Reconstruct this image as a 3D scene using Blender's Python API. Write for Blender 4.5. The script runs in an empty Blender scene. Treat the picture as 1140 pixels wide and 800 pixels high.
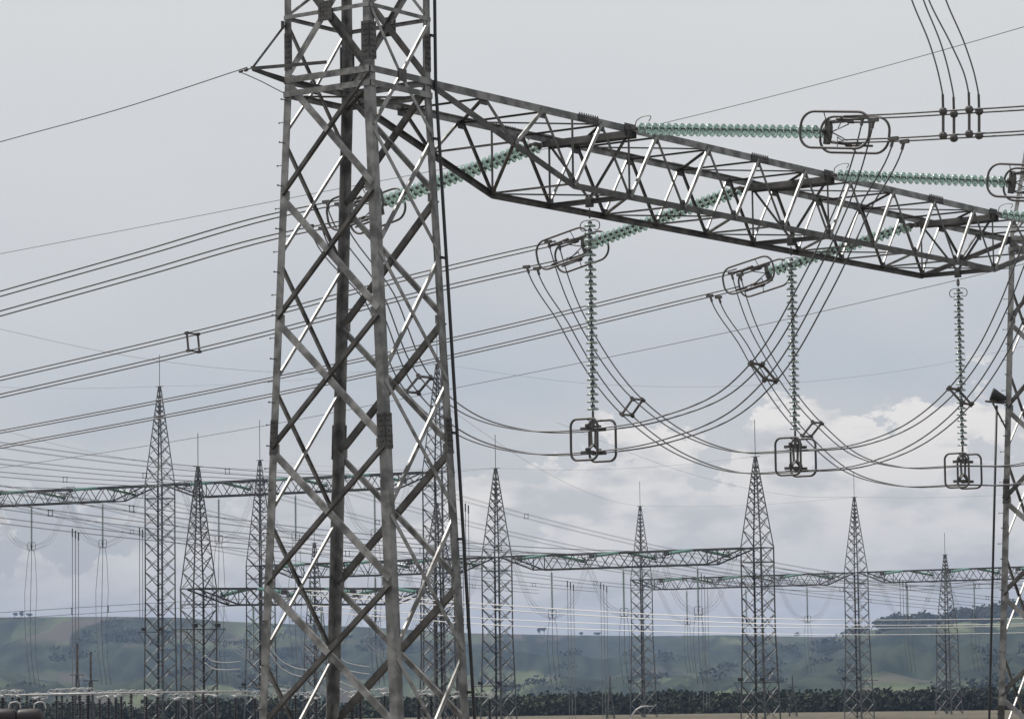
import bpy, math, random
from mathutils import Vector, Matrix
random.seed(7)
SC = bpy.context.scene; COL = SC.collection
R = math.radians
# ------------------------------------------------------------------ camera
F = 3470.0; PITCH = 0.0930; ROLL = -0.0139; W, H = 1140.0, 800.0
CP = Vector((0, 0, 8.0))
FW = Vector((0, math.cos(PITCH), math.sin(PITCH)))
_r = Vector((1, 0, 0)); _u = _r.cross(FW)
RT = _r*math.cos(ROLL) + _u*math.sin(ROLL); UP = RT.cross(FW)
cam_d = bpy.data.cameras.new('camera'); cam = bpy.data.objects.new('camera', cam_d); COL.objects.link(cam)
cam_d.sensor_width = 36; cam_d.lens = F/W*36; cam_d.clip_start = 0.5; cam_d.clip_end = 60000
M = Matrix.Identity(4)
for i in range(3): M[i][0] = RT[i]; M[i][1] = UP[i]; M[i][2] = -FW[i]; M[i][3] = CP[i]
cam.matrix_world = M; SC.camera = cam
SC.render.resolution_x = 1024; SC.render.resolution_y = 718
# ------------------------------------------------------------------ world
SUN_AZ = Vector((-0.90, 0.42)).normalized(); SUN_EL = R(57)
world = bpy.data.worlds.new('World'); SC.world = world; world.use_nodes = True
nt = world.node_tree; nt.nodes.clear()
def N(nt, typ, **kw):
    n = nt.nodes.new(typ)
    for k, v in kw.items():
        if hasattr(n, k): setattr(n, k, v)
        else: n.inputs[k].default_value = v
    return n
def mapr(nt, src, a, b, c=0.0, d=1.0, smooth=True):
    n = nt.nodes.new('ShaderNodeMapRange'); n.interpolation_type = 'SMOOTHSTEP' if smooth else 'LINEAR'
    n.inputs[1].default_value = a; n.inputs[2].default_value = b; n.inputs[3].default_value = c; n.inputs[4].default_value = d
    nt.links.new(src, n.inputs[0]); return n.outputs[0]
def mth(nt, op, a, b=None):
    n = nt.nodes.new('ShaderNodeMath'); n.operation = op
    for i, s in enumerate((a, b)):
        if s is None: continue
        if isinstance(s, (int, float)): n.inputs[i].default_value = s
        else: nt.links.new(s, n.inputs[i])
    return n.outputs[0]
def mixc(nt, fac, a, b):
    n = nt.nodes.new('ShaderNodeMix'); n.data_type = 'RGBA'
    if isinstance(fac, (int, float)): n.inputs[0].default_value = fac
    else: nt.links.new(fac, n.inputs[0])
    for i, s in ((6, a), (7, b)):
        if isinstance(s, tuple): n.inputs[i].default_value = (*s, 1) if len(s) == 3 else s
        else: nt.links.new(s, n.inputs[i])
    return n.outputs[2]
tc = nt.nodes.new('ShaderNodeTexCoord'); sep = nt.nodes.new('ShaderNodeSeparateXYZ'); nt.links.new(tc.outputs['Generated'], sep.inputs[0])
sky = nt.nodes.new('ShaderNodeTexSky'); sky.sky_type = 'NISHITA'; sky.sun_disc = False
sky.sun_elevation = SUN_EL; sky.sun_rotation = math.atan2(SUN_AZ.x, SUN_AZ.y); sky.dust_density = 4
skym = nt.nodes.new('ShaderNodeVectorMath'); skym.operation = 'SCALE'; skym.inputs['Scale'].default_value = 0.10
nt.links.new(sky.outputs[0], skym.inputs[0])
ramp = nt.nodes.new('ShaderNodeValToRGB'); nt.links.new(mapr(nt, sep.outputs[2], 0.0, 0.25, 0, 1, False), ramp.inputs[0])
cr = ramp.color_ramp; cr.elements[0].position = 0; cr.elements[0].color = (.55, .565, .58, 1)
cr.elements[1].position = 1; cr.elements[1].color = (.70, .712, .715, 1)
for p, c in ((.14, (.53, .555, .59)), (.34, (.525, .575, .64)), (.56, (.655, .67, .695)), (.80, (.72, .73, .735))):
    e = cr.elements.new(p); e.color = (*c, 1)
def wmap(sx, sz, off=(0, 0, 0)):
    m = nt.nodes.new('ShaderNodeMapping'); m.inputs['Scale'].default_value = (sx, sx, sz); m.inputs['Location'].default_value = off
    nt.links.new(tc.outputs['Generated'], m.inputs[0]); return m.outputs[0]
nz = nt.nodes.new('ShaderNodeTexNoise'); nz.inputs['Scale'].default_value = 1; nz.inputs['Detail'].default_value = 3
nt.links.new(wmap(5, 14), nz.inputs[0])
base = mixc(nt, mapr(nt, nz.outputs[0], .35, .65, 0.0, .45), ramp.outputs[0], (.75, .75, .75))
# grey low stratus
nz1 = nt.nodes.new('ShaderNodeTexNoise'); nz1.inputs['Scale'].default_value = 1; nz1.inputs['Detail'].default_value = 6; nz1.inputs['Roughness'].default_value = .55
nt.links.new(wmap(16, 60, (3, 1, 2)), nz1.inputs[0])
low = mth(nt, 'MULTIPLY', mapr(nt, nz1.outputs[0], .40, .60), mapr(nt, sep.outputs[2], .095, .03))
base = mixc(nt, mth(nt, 'MULTIPLY', low, .9), base, (.70, .695, .71))
# cumulus bank, heavier to the right
nz2 = nt.nodes.new('ShaderNodeTexNoise'); nz2.inputs['Scale'].default_value = 1; nz2.inputs['Detail'].default_value = 8; nz2.inputs['Roughness'].default_value = .56
nt.links.new(wmap(34, 52, (7.3, 2, 5.1)), nz2.inputs[0])
# height of the bank's top edge in sin(elevation): right high, left low
edge = mapr(nt, sep.outputs[0], -.05, .08, .044, .078)
d = mth(nt, 'SUBTRACT', edge, sep.outputs[2])
v = mth(nt, 'ADD', mth(nt, 'MULTIPLY', d, 9.0), mth(nt, 'MULTIPLY', mth(nt, 'SUBTRACT', nz2.outputs[0], .5), 1.6))
topm = mth(nt, 'MULTIPLY', mapr(nt, v, .0, .05), mapr(nt, d, -.016, -.008))
fade = mapr(nt, d, .0, .05, 1.0, .45)
azm = mapr(nt, sep.outputs[0], -.08, .03, .5, 1.0)
cum = mth(nt, 'MULTIPLY', mth(nt, 'MULTIPLY', topm, fade), azm)
nz4 = nt.nodes.new('ShaderNodeTexNoise'); nz4.inputs['Scale'].default_value = 1; nz4.inputs['Detail'].default_value = 6; nt.links.new(wmap(40, 95, (1.3, 7, 9.1)), nz4.inputs[0])
ccol = mixc(nt, mapr(nt, nz4.outputs[0], .38, .60), (.60, .61, .635), (.93, .895, .87))
base = mixc(nt, mth(nt, 'MULTIPLY', cum, .95), base, ccol)
col = mixc(nt, 0.90, skym.outputs[0], base)
bg = nt.nodes.new('ShaderNodeBackground'); bg.inputs['Strength'].default_value = 1.0
nt.links.new(col, bg.inputs[0]); wo = nt.nodes.new('ShaderNodeOutputWorld'); nt.links.new(bg.outputs[0], wo.inputs[0])
# ------------------------------------------------------------------ sun
sd = bpy.data.lights.new('sun', 'SUN'); sd.energy = 4.6; sd.angle = R(1.2); sd.color = (1, .96, .90)
sun = bpy.data.objects.new('sun', sd); COL.objects.link(sun)
SD = Vector((SUN_AZ.x*math.cos(SUN_EL), SUN_AZ.y*math.cos(SUN_EL), math.sin(SUN_EL)))
sun.rotation_euler = (-SD).to_track_quat('-Z', 'Y').to_euler()
SC.view_settings.view_transform = 'Standard'; SC.view_settings.look = 'None'; SC.view_settings.gamma = 1
SC.view_settings.exposure = 0.0
# ------------------------------------------------------------------ materials
def mat(name, c, rough=.6, metal=0.0, noise=None, scale=3.0, c2=None, trans=0.0, bump=0.0):
    m = bpy.data.materials.new(name); m.use_nodes = True; t = m.node_tree; b = t.nodes['Principled BSDF']
    b.inputs['Roughness'].default_value = rough; b.inputs['Metallic'].default_value = metal
    b.inputs['Transmission Weight'].default_value = trans
    if c2:
        co = t.nodes.new('ShaderNodeTexCoord'); nz = t.nodes.new('ShaderNodeTexNoise')
        nz.inputs['Scale'].default_value = scale; nz.inputs['Detail'].default_value = 5
        t.links.new(co.outputs['Object'], nz.inputs[0])
        t.links.new(mixc(t, mapr(t, nz.outputs[0], .35, .65), c, c2), b.inputs['Base Color'])
        if bump:
            bp = t.nodes.new('ShaderNodeBump'); bp.inputs['Strength'].default_value = bump; bp.inputs['Distance'].default_value = .01
            t.links.new(nz.outputs[0], bp.inputs['Height']); t.links.new(bp.outputs[0], b.inputs['Normal'])
    else: b.inputs['Base Color'].default_value = (*c, 1)
    return m
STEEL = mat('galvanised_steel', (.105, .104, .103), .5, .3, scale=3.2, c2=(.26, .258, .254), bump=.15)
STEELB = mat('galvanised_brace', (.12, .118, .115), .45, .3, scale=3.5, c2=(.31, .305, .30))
STEELD = mat('weathered_shaded_steel', (.05, .047, .045), .55, .25, scale=2.5, c2=(.12, .115, .11))  # dark fittings; also puts underside shade into the colour of some braces
FARST = mat('far_steel', (.045, .045, .046), .5, .25, scale=1.2, c2=(.085, .085, .085))
FARB = mat('far_brace_steel', (.065, .065, .065), .45, .3, scale=1.2, c2=(.15, .15, .15))  # paler than the far legs: sunlit look of the braces put into the colour
ALU = mat('weathered_conductor', (.10, .10, .105), .5, .3)
ALUF = mat('far_conductor', (.16, .16, .17), .5, .2)
ALUB = mat('bright_aluminium', (.42, .42, .42), .5, .2)
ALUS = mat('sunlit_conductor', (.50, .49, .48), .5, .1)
RING = mat('ring_aluminium', (.09, .085, .085), .5, .3)
GLASS = mat('toughened_glass', (.72, .91, .86), .12, 0, trans=.6)
GLASSP = mat('pale_glass', (.60, .70, .68), .2, 0, trans=.6)
FGLASS = mat('far_glass', (.22, .38, .34), .3, 0)
FGLASSG = mat('far_glass_grey', (.25, .33, .32), .3, 0)
CAP = mat('cast_iron_cap', (.10, .11, .11), .5, .4)
BLACK = mat('black_cable', (.02, .02, .022), .5)
PORC = mat('brown_porcelain', (.014, .010, .010), .35)
LAMP = mat('lamp_housing', (.03, .03, .032), .5, .2)
# ------------------------------------------------------------------ mesh builder
class MB:
    def __init__(s): s.v = []; s.f = []; s.mi = []
    def prism(s, p0, p1, prof0, ax, ay, mi=0, prof1=None):
        n = len(prof0); b = len(s.v); prof1 = prof1 or prof0
        for p, pr in ((p0, prof0), (p1, prof1)):
            for (x, y) in pr: s.v.append(tuple(p + ax*x + ay*y))
        for i in range(n):
            j = (i+1) % n; s.f.append((b+i, b+j, b+n+j, b+n+i)); s.mi.append(mi)
        s.f.append(tuple(range(b+n-1, b-1, -1))); s.f.append(tuple(range(b+n, b+2*n))); s.mi += [mi, mi]
    def bar(s, p0, p1, w, h=None, up=Vector((0, 0, 1)), mi=0):
        h = h or w; d = (p1-p0).normalized(); ax = d.cross(up)
        if ax.length < 1e-4: ax = d.cross(Vector((1, 0, 0)))
        ax.normalize(); ay = ax.cross(d); w /= 2; h /= 2
        s.prism(p0, p1, [(-w, -h), (w, -h), (w, h), (-w, h)], ax, ay, mi)
    def angle(s, p0, p1, n, size, t=.012, off=0.0, flip=1, leg2=None, out=False):
        """rolled L section lying on a face with outward normal n, second leg pointing inward"""
        d = (p1-p0).normalized(); n = (n - d*n.dot(d)).normalized(); a = d.cross(n)*flip
        if a.z < 0 and abs(d.z) < .999: a = -a          # leg that sticks inward sits on the upper edge
        q0 = p0 + n*off; q1 = p1 + n*off; h = size/2
        g = leg2 or size*.5
        if out: s.prism(q0, q1, [(-h, 0), (h, 0), (h, t), (-h+t, t), (-h+t, g*1.35), (-h, g*1.35)], a, n)
        else: s.prism(q0, q1, [(h, 0), (-h, 0), (-h, -t), (h-t, -t), (h-t, -g), (h, -g)], a, n)
    def leg(s, p0, p1, ax, ay, size, t=.016, size1=None):
        z = size; z1 = size1 or size
        s.prism(p0, p1, [(0, 0), (z, 0), (z, t), (t, t), (t, z), (0, z)], ax, ay, 0,
                [(0, 0), (z1, 0), (z1, t), (t, t), (t, z1), (0, z1)])
    def tube(s, pts, r, seg=6, closed=False, mi=0):
        n = len(pts); b = len(s.v); prev = None
        for i, p in enumerate(pts):
            if closed: d = pts[(i+1) % n]-pts[i-1]
            else: d = pts[min(i+1, n-1)]-pts[max(i-1, 0)]
            d = d.normalized()
            if prev is None:
                a = d.cross(Vector((0, 0, 1)));
                if a.length < .1: a = d.cross(Vector((1, 0, 0)))
            else: a = prev - d*prev.dot(d)
            a.normalize(); prev = a; c = d.cross(a)
            for k in range(seg):
                t = 2*math.pi*k/seg; s.v.append(tuple(p + a*(r*math.cos(t)) + c*(r*math.sin(t))))
        for i in range(n if closed else n-1):
            j = (i+1) % n
            for k in range(seg):
                l = (k+1) % seg; s.f.append((b+i*seg+k, b+i*seg+l, b+j*seg+l, b+j*seg+k)); s.mi.append(mi)
        if not closed:
            s.f.append(tuple(b+k for k in range(seg-1, -1, -1))); s.f.append(tuple(b+(n-1)*seg+k for k in range(seg))); s.mi += [mi, mi]
    def lathe(s, o, axis, prof, seg=12, mi=0):
        axis = axis.normalized(); a = axis.cross(Vector((0, 0, 1)))
        if a.length < .1: a = axis.cross(Vector((1, 0, 0)))
        a.normalize(); c = axis.cross(a); b = len(s.v)
        for (r, h, *_m) in prof:
            for k in range(seg):
                t = 2*math.pi*k/seg; s.v.append(tuple(o + axis*h + a*(r*math.cos(t)) + c*(r*math.sin(t))))
        for i in range(len(prof)-1):
            m_ = prof[i][2] if len(prof[i]) > 2 else mi
            for k in range(seg):
                l = (k+1) % seg; s.f.append((b+i*seg+k, b+i*seg+l, b+(i+1)*seg+l, b+(i+1)*seg+k)); s.mi.append(m_)
    def build(s, name, m, parent=None, org=None, smooth=False):
        org = org if org is not None else Vector(s.v[0])
        me = bpy.data.meshes.new(name); me.from_pydata([tuple(Vector(q)-org) for q in s.v], [], s.f)
        for x in (m if isinstance(m, (list, tuple)) else [m]): me.materials.append(x)
        if isinstance(m, (list, tuple)): me.polygons.foreach_set('material_index', s.mi)
        if smooth: me.polygons.foreach_set('use_smooth', [True]*len(me.polygons))
        me.update(); o = bpy.data.objects.new(name, me); COL.objects.link(o)
        if parent is not None:
            o.parent = parent; o.location = org - wloc(parent)
        else: o.location = org
        return o
def wloc(o):
    l = Vector(o.location)
    while o.parent: o = o.parent; l += o.location
    return l
def tag(o, label, cat, group=None, kind=None):
    if label: o['label'] = label
    if cat: o['category'] = cat
    if group: o['group'] = group
    if kind: o['kind'] = kind
    return o
def thing(name, loc, label, cat, group=None):
    o = bpy.data.objects.new(name, None); o.empty_display_size = .1; COL.objects.link(o); o.location = loc
    return tag(o, label, cat, group)
def copy_tree(o, parent=None, skip=()):
    c = o.copy(); COL.objects.link(c)
    if parent is not None: c.parent = parent
    for ch in list(o.children):
        if ch.name.split('.')[0] in skip: continue
        copy_tree(ch, c)
    return c
# ------------------------------------------------------------------ photo calibration -> world
def ray(px, py): return (FW + RT*((px-570)/F) - UP*((py-400)/F))
def at(px, py, D): return CP + ray(px, py)*D
def atz(px, py, z): r = ray(px, py); return CP + r*((z-CP.z)/r.z)
def pixel(P): d = P-CP; z = d.dot(FW); return (570+F*d.dot(RT)/z, 400-F*d.dot(UP)/z)
TH = 0.9509
E1 = Vector((math.cos(TH), math.sin(TH), 0)); E2 = Vector((-math.sin(TH), math.cos(TH), 0)); Z = Vector((0, 0, 1))
C0 = Vector((-3.0001, 61.5097, 0)); ZB = 19.354
PH = [8.191, 8.191+8.722, 8.191+17.443]
def onphase(px, py, k, o=0.0):
    P = C0 + E1*(PH[k]+o); r = ray(px, py); return CP + r*((P-CP).dot(E1)/r.dot(E1))
def catmull(P, n=8):
    out = []
    Q = [P[0]*2-P[1]] + list(P) + [P[-1]*2-P[-2]]
    for i in range(1, len(Q)-2):
        a, b, c, d = Q[i-1], Q[i], Q[i+1], Q[i+2]
        # centripetal-ish: scale tangents with segment length
        l = (c-b).length; l0 = max((b-a).length, 1e-6); l2 = max((d-c).length, 1e-6)
        m1 = ((b-a)/l0*l + (c-b)*(l0/l if l else 1))/(l0/l+1) if l else (c-b); m1 = ((b-a)/l0*l*l + (c-b)*l0)/(l0+l)
        m2 = ((c-b)*l2 + (d-c)/l2*l*l)/(l+l2)
        for j in range(n):
            t = j/n; t2 = t*t; t3 = t2*t
            out.append(b*(2*t3-3*t2+1) + m1*(t3-2*t2+t) + c*(-2*t3+3*t2) + m2*(t3-t2))
    out.append(P[-1]); return out
# ================================================================== GROUND AND HILLS
def lerp(a, b, t): return a+(b-a)*t
def interp(x, tab):
    if x <= tab[0][0]: return tab[0][1]
    for (a, b), (c, d) in zip(tab, tab[1:]):
        if x <= c: return lerp(b, d, (x-a)/(c-a))
    return tab[-1][1]
def ss(a, b, x): t = min(1, max(0, (x-a)/(b-a))); return t*t*(3-2*t)
from mathutils import noise as mn
SKYL = [(-900, 680), (-200, 686), (0, 688), (120, 687), (200, 688), (247, 692), (400, 698), (520, 705), (620, 707), (720, 708), (800, 707), (900, 709), (1140, 708), (2000, 700)]
MIDL = [(830, 770), (865, 747), (904, 720), (941, 706), (980, 699), (1020, 698), (1060, 694), (1118, 686), (1160, 684), (1400, 676), (2200, 672)]
def hor(u): return 724 - (u-570)*.0139
def ground_h(u, D, x, y):
    if D < 30: h = lerp(6.3, 0, ss(7, 30, D))
    elif D < 150: h = lerp(0, -1.5, ss(90, 150, D))
    elif D < 460: h = -1.5
    else: h = lerp(-1.5, -11, ss(460, 580, D))
    h += -6*ss(700, 1100, D)
    nz = mn.fractal(Vector((x/420., y/420., 1.3)), 0.9, 2.1, 5)
    nb = mn.fractal(Vector((x/1500., y/1500., 4.3)), 0.9, 2.1, 4)
    # far plateau
    top = 8 + (hor(u)-interp(u, SKYL))*3900/F
    k = ss(1500+260*nb, 3300+300*nz, D)
    k = .8*k + .2*ss(2500, 3900, D)
    h = lerp(h, top, k)
    amp = ss(900, 1700, D)*(1-ss(3300, 3900, D)); rg = 1-abs(mn.fractal(Vector((x/230., y/520., 8.3)), 0.9, 2.1, 4))*2.2; h += amp*(nz*16 + nb*14 + 22*(rg-.6))
    if D > 4000: h -= (D-4000)*.004
    # nearer hill, right
    if u > 800:
        t2 = 8 + (hor(u)-interp(u, MIDL))*2600/F
        k2 = ss(1250+120*nz, 2600, D)*ss(820, 900, u)
        hh = lerp(-14, t2, k2) + ss(1400, 1800, D)*(1-ss(2400, 2600, D))*(nz*10+16*(.4-abs(mn.fractal(Vector((x/170., y/330., 3.3)), 0.9, 2.1, 4))*2))
        if D < 2900: h = max(h, hh) if k2 > 0 else h
        else: h = max(h, lerp(t2, -12, ss(2900, 3400, D)))
    if D > 900:
        lim = 8 + (hor(u)-(interp(u, SKYL) if D > 2700 or u < 820 else min(interp(u, SKYL)+3, interp(u, MIDL))))*D/F - ss(3900, 4300, D)*4
        h = min(h, lim)
    return h
azs = []
a = -180.0
while a < 180:
    azs.append(a)
    a += .06 if -11 <= a < 11 else (.5 if -25 <= a < 25 else 4)
Ds = [1.5]
while Ds[-1] < 5600: Ds.append(Ds[-1]*(1.16 if Ds[-1] < 400 else (1.04 if Ds[-1] < 700 else (1.022 if Ds[-1] < 4200 else 1.12))))
gv = []; gf = []
for D in Ds:
    for a in azs:
        x = D*math.sin(R(a)); y = D*math.cos(R(a)); ac = max(-30, min(30, a)); u = 570+F*math.tan(R(ac))
        gv.append((x, y, ground_h(u, D, x, y)))
na = len(azs)
for i in range(len(Ds)-1):
    for j in range(na):
        k = (j+1) % na; gf.append((i*na+j, i*na+k, (i+1)*na+k, (i+1)*na+j))
gv.append((0, 0, 6.3)); c = len(gv)-1
for j in range(na): gf.append((c, (j+1) % na, j))
me = bpy.data.meshes.new('terrain'); me.from_pydata(gv, [], gf); me.polygons.foreach_set('use_smooth', [True]*len(gf)); me.update()
for p_ in me.polygons[:1]: flip = p_.normal.z < 0
if flip: me.flip_normals()
ter = bpy.data.objects.new('terrain', me); COL.objects.link(ter); ter['kind'] = 'structure'
gm = bpy.data.materials.new('grass_and_wood_land'); gm.use_nodes = True; t = gm.node_tree; b = t.nodes['Principled BSDF']; b.inputs['Roughness'].default_value = .95
b.inputs['Specular IOR Level'].default_value = .1
co = t.nodes.new('ShaderNodeTexCoord'); sp = t.nodes.new('ShaderNodeSeparateXYZ'); t.links.new(co.outputs['Object'], sp.inputs[0])
def tn(scale, detail=6, rough=.55, loc=(0, 0, 0), sc=(1, 1, 3)):
    mp = t.nodes.new('ShaderNodeMapping'); mp.inputs['Location'].default_value = loc; mp.inputs['Scale'].default_value = sc; t.links.new(co.outputs['Object'], mp.inputs[0])
    n = t.nodes.new('ShaderNodeTexNoise'); n.inputs['Scale'].default_value = scale; n.inputs['Detail'].default_value = detail; n.inputs['Roughness'].default_value = rough
    t.links.new(mp.outputs[0], n.inputs[0]); return n.outputs[0]
past = mixc(t, mapr(t, tn(.004, 8, .65, (5, 5, 0), (2.6, .5, 1)), .38, .62), (.030, .043, .022), (.095, .113, .056))
past = mixc(t, mapr(t, tn(.004, 8, .6, (50, 9, 0), (2, .6, 1)), .50, .60), past, (.075, .064, .054))
wood = mixc(t, mapr(t, tn(.03, 5, .6, (0, 0, 0), (2.5, .5, 1)), .35, .65), (.006, .012, .008), (.028, .040, .022))
zz = mth(t, 'ADD', sp.outputs[2], mth(t, 'MULTIPLY', mth(t, 'SUBTRACT', tn(.0022, 8, .62, (30, 77, 0), (2.6, .5, 1)), .5), 80.0))
band = mth(t, 'MULTIPLY', mapr(t, zz, -12, -7), mapr(t, zz, 20, 15))
mask = mth(t, 'MAXIMUM', band, mapr(t, tn(.0045, 10, .68, (900, 300, 0), (2.6, .55, 1)), .50, .55))
land = mixc(t, mask, past, wood)
dist = nlen = t.nodes.new('ShaderNodeVectorMath'); nlen.operation = 'LENGTH'; t.links.new(co.outputs['Object'], nlen.inputs[0])
field = mixc(t, mapr(t, tn(.03, 5), .35, .65), (.06, .046, .034), (.085, .068, .05))
xm = mapr(t, sp.outputs[0], -14, 2); field = mixc(t, xm, (.030, .040, .022), field)
land = mixc(t, mapr(t, nlen.outputs['Value'], 560, 640), field, land)
land = mixc(t, mapr(t, nlen.outputs['Value'], 500, 560), mixc(t, mapr(t, nlen.outputs['Value'], 455, 470), mixc(t, mapr(t, tn(.4), .4, .6), (.13, .11, .085), (.09, .085, .06)), field), land)
t.links.new(land, b.inputs['Base Color'])
me.materials.append(gm)
# ================================================================== HAZE
hz = MB(); o_ = Vector((0, 0, 0))
x0, x1, y0, y1, z0, z1 = -6900, 6900, -6900, 6900, -90, 95
hz.v = [(x0, y0, z0), (x1, y0, z0), (x1, y1, z0), (x0, y1, z0), (x0, y0, z1), (x1, y0, z1), (x1, y1, z1), (x0, y1, z1)]
hz.f = [(0, 3, 2, 1), (4, 5, 6, 7), (0, 1, 5, 4), (1, 2, 6, 5), (2, 3, 7, 6), (3, 0, 4, 7)]; hz.mi = [0]*6
hm = bpy.data.materials.new('haze_air'); hm.use_nodes = True; tt = hm.node_tree; tt.nodes.clear()
pv = tt.nodes.new('ShaderNodeVolumePrincipled'); pv.inputs['Color'].default_value = (.40, .53, .78, 1); pv.inputs['Density'].default_value = 1.3e-4
mo = tt.nodes.new('ShaderNodeOutputMaterial'); tt.links.new(pv.outputs[0], mo.inputs['Volume'])
hazeo = hz.build('haze', hm, org=o_); hazeo['kind'] = 'stuff'; hazeo['label'] = 'thin blue haze in the air over the hills'; hazeo['category'] = 'haze'
# ================================================================== MAIN STEEL TOWER
ZK = [19.354, 17.037, 14.576, 12.018, 9.352, 6.55, 3.6, 0.45]
def hw1(z): return 0.986 + .0122*max(0, ZB-z)
def hw2(z): return 1.073 + .0518*max(0, ZB-z)
SG = {'L': (-1, 1), 'F': (-1, -1), 'R': (1, -1), 'B': (1, 1)}
def corner(l, z, C=C0): a, b = SG[l]; return C + E1*(a*hw1(z)) + E2*(b*hw2(z)) + Z*z
FACES = [('L', 'F', -E1, 1), ('B', 'R', E1, 1), ('F', 'R', -E2, 0), ('L', 'B', E2, 0)]
def build_tower(label, high=True):
    T = thing('steel_tower', C0, label, 'lattice tower', 'lattice towers carrying the near beam')
    TOPZ = ZB+(4.2 if high else .02); PK = ZB+(9.5 if high else 6.5)
    for l in 'LFRB':
        a, b = SG[l]; m = MB()
        m.leg(corner(l, 0), corner(l, 11.3), -E1*a, -E2*b, .20, .02, .19)
        m.leg(corner(l, 11.3), corner(l, ZB), -E1*a, -E2*b, .178, .018, .17)
        if high: m.leg(corner(l, ZB), corner(l, TOPZ), -E1*a, -E2*b, .165, .018, .15)
        m.leg(corner(l, TOPZ), C0+E1*a*.12+E2*b*.12+Z*PK, -E1*a, -E2*b, .12, .014)
        lg = m.build('leg', STEEL, T)
        # splice plates with bolt heads
        for (za, zb) in ((11.9, 12.6), (ZB+.2, ZB+.95), (5.6, 6.3)):
            if za > ZB and not high: continue
            m = MB()
            for ax, other in ((E1*a, E2*b), (E2*b, E1*a)):
                p0 = corner(l, za)+ax*.004-other*.1; p1 = corner(l, zb)+ax*.004-other*.1
                m.bar(p0+ax*.008, p1+ax*.008, .185, .016, up=ax)
                for i in range(7):
                    for s_ in (-.06, 0, .06):
                        q = p0.lerp(p1, (i+.5)/7)+ax*.016+other*(s_ if i % 2 == 0 else s_*.5)
                        m.lathe(q, ax, [(.019, 0), (.019, .018), (0, .018)], 6)
            m.build('splice_plate', STEELD, lg)
        m = MB(); m.bar(corner(l, -.3)-E1*a*.1-E2*b*.1, corner(l, .25)-E1*a*.1-E2*b*.1, .7); m.build('footing', FOOT, T)
    for i in range(44):                      # climbing bolts
        z = .9+i*.43
        if z > (ZB+4 if high else ZB): break
        p = corner('L', z); q = p-E1*.02+E2*(-.07)
        d = (E2*1 if i % 2 else -E1*1)
        p = corner('L', z)+(-E2*.05 if not i % 2 else E1*.05)
        m = MB(); m.tube([p, p+d*.15], .011, 6); m.lathe(p+d*.15, d, [(0, -.006), (.02, -.006), (.02, .008), (0, .008)], 6)
        m.build('step_bolt', STEELD, T)
    def brace(A, B, n, size, off, mt=STEELB, nm='brace', out=False):
        u_ = (B-A).normalized(); A = A+u_*.07; B = B-u_*.07
        m = MB(); m.angle(A, B, n, size, .012, off, out=out); m.build(nm, mt, T)
    for A, B, n, thick in FACES:
        if thick: zs = ZK; size = .125
        else: zs = [(ZK[i]+ZK[i+1])/2 for i in range(len(ZK)-1)]; size = .085
        for i in range(len(zs)-1):
            s_ = size*(1+.02*i)
            brace(corner(A, zs[i]), corner(B, zs[i+1]), n, s_, .014)
            brace(corner(B, zs[i]), corner(A, zs[i+1]), n, s_, -.02, mt=STEELD if thick else STEELB, out=thick)  # thick diagonal facing down is darker: its shade is put into the colour
        for i, z in enumerate(zs):            # gusset plates on legs
            for l in (A, B):
                q = corner(l, z); inw = (corner(B if l == A else A, z)-q).normalized()
                if thick: m = MB(); m.bar(q+inw*.02-n*.004, q+inw*.24-n*.004, .012, .18, up=Z); m.build('gusset_plate', STEEL, T)
        # belts at beam level
        mid = (corner(A, ZB)+corner(B, ZB))/2
        for dz, sz in ((.0, .13), (-.28, .12)):
            m = MB(); m.angle(corner(A, ZB+dz)+Z*0, corner(B, ZB+dz), n, sz, .014, .03); m.build('belt', STEEL, T)
        if high: m = MB(); m.angle(corner(A, ZB+1.27), corner(B, ZB+1.27), n, .08, .01, .02); m.build('belt', STEEL, T)
        if not high:
            for l in (A, B):
                if not thick: brace(mid, corner(l, zs[0]), n, .075, .02)
        elif thick:
            brace(corner(A, ZB), corner(B, ZB+2.55), n, .14, .014); brace(corner(B, ZB), corner(A, ZB+2.55), n, .14, -.02, mt=STEELD, out=True)  # second diagonal darkened by colour to read as its shaded underside
            cx = (corner(A, ZB+1.27)+corner(B, ZB+1.27))/2
            m = MB(); m.bar(cx-Z*.2+n*.045, cx+Z*.2+n*.045, .34, .014, up=n)
            for i in range(5):
                for j in range(4): m.lathe(cx+Z*(-.16+.08*i)+n.cross(Z)*(-.12+.08*j)+n*.05, n, [(.016, 0), (.016, .016), (0, .016)], 6)
            m.build('gusset_plate', STEELD, T)
        else:
            for l in (A, B):
                brace(mid, corner(l, zs[0]), n, .075, .02); brace(mid+Z*.0, corner(l, ZB+1.27), n, .075, .02)
            m = MB(); m.bar(mid-Z*.13+n*.05, mid+Z*.12+n*.05, .26, .012, up=n); m.build('gusset_plate', STEELD, T)
            brace(corner(A, ZB+1.27), corner(B, ZB+2.55), n, .07, .014); brace(corner(B, ZB+1.27), corner(A, ZB+2.55), n, .07, -.02)
        if high:
            brace(corner(A, ZB+2.6), corner(B, ZB+2.6), n, .08, .02)
            brace(corner(A, ZB+2.6), corner(B, TOPZ), n, .08, .014); brace(corner(B, ZB+2.6), corner(A, TOPZ), n, .08, -.02)
        zz = [TOPZ+(PK-TOPZ)*q for q in (0, .3, .55, .75, .9)]
        def sc(l, z):
            k = (z-TOPZ)/(PK-TOPZ); a, b = SG[l]; return C0+E1*a*lerp(hw1(ZB), .12, k)+E2*b*lerp(hw2(ZB), .12, k)+Z*z
        for i in range(4):
            brace(sc(A, zz[i]), sc(B, zz[i+1]), n, .06, .01); brace(sc(B, zz[i]), sc(A, zz[i+1]), n, .06, -.01)
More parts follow.
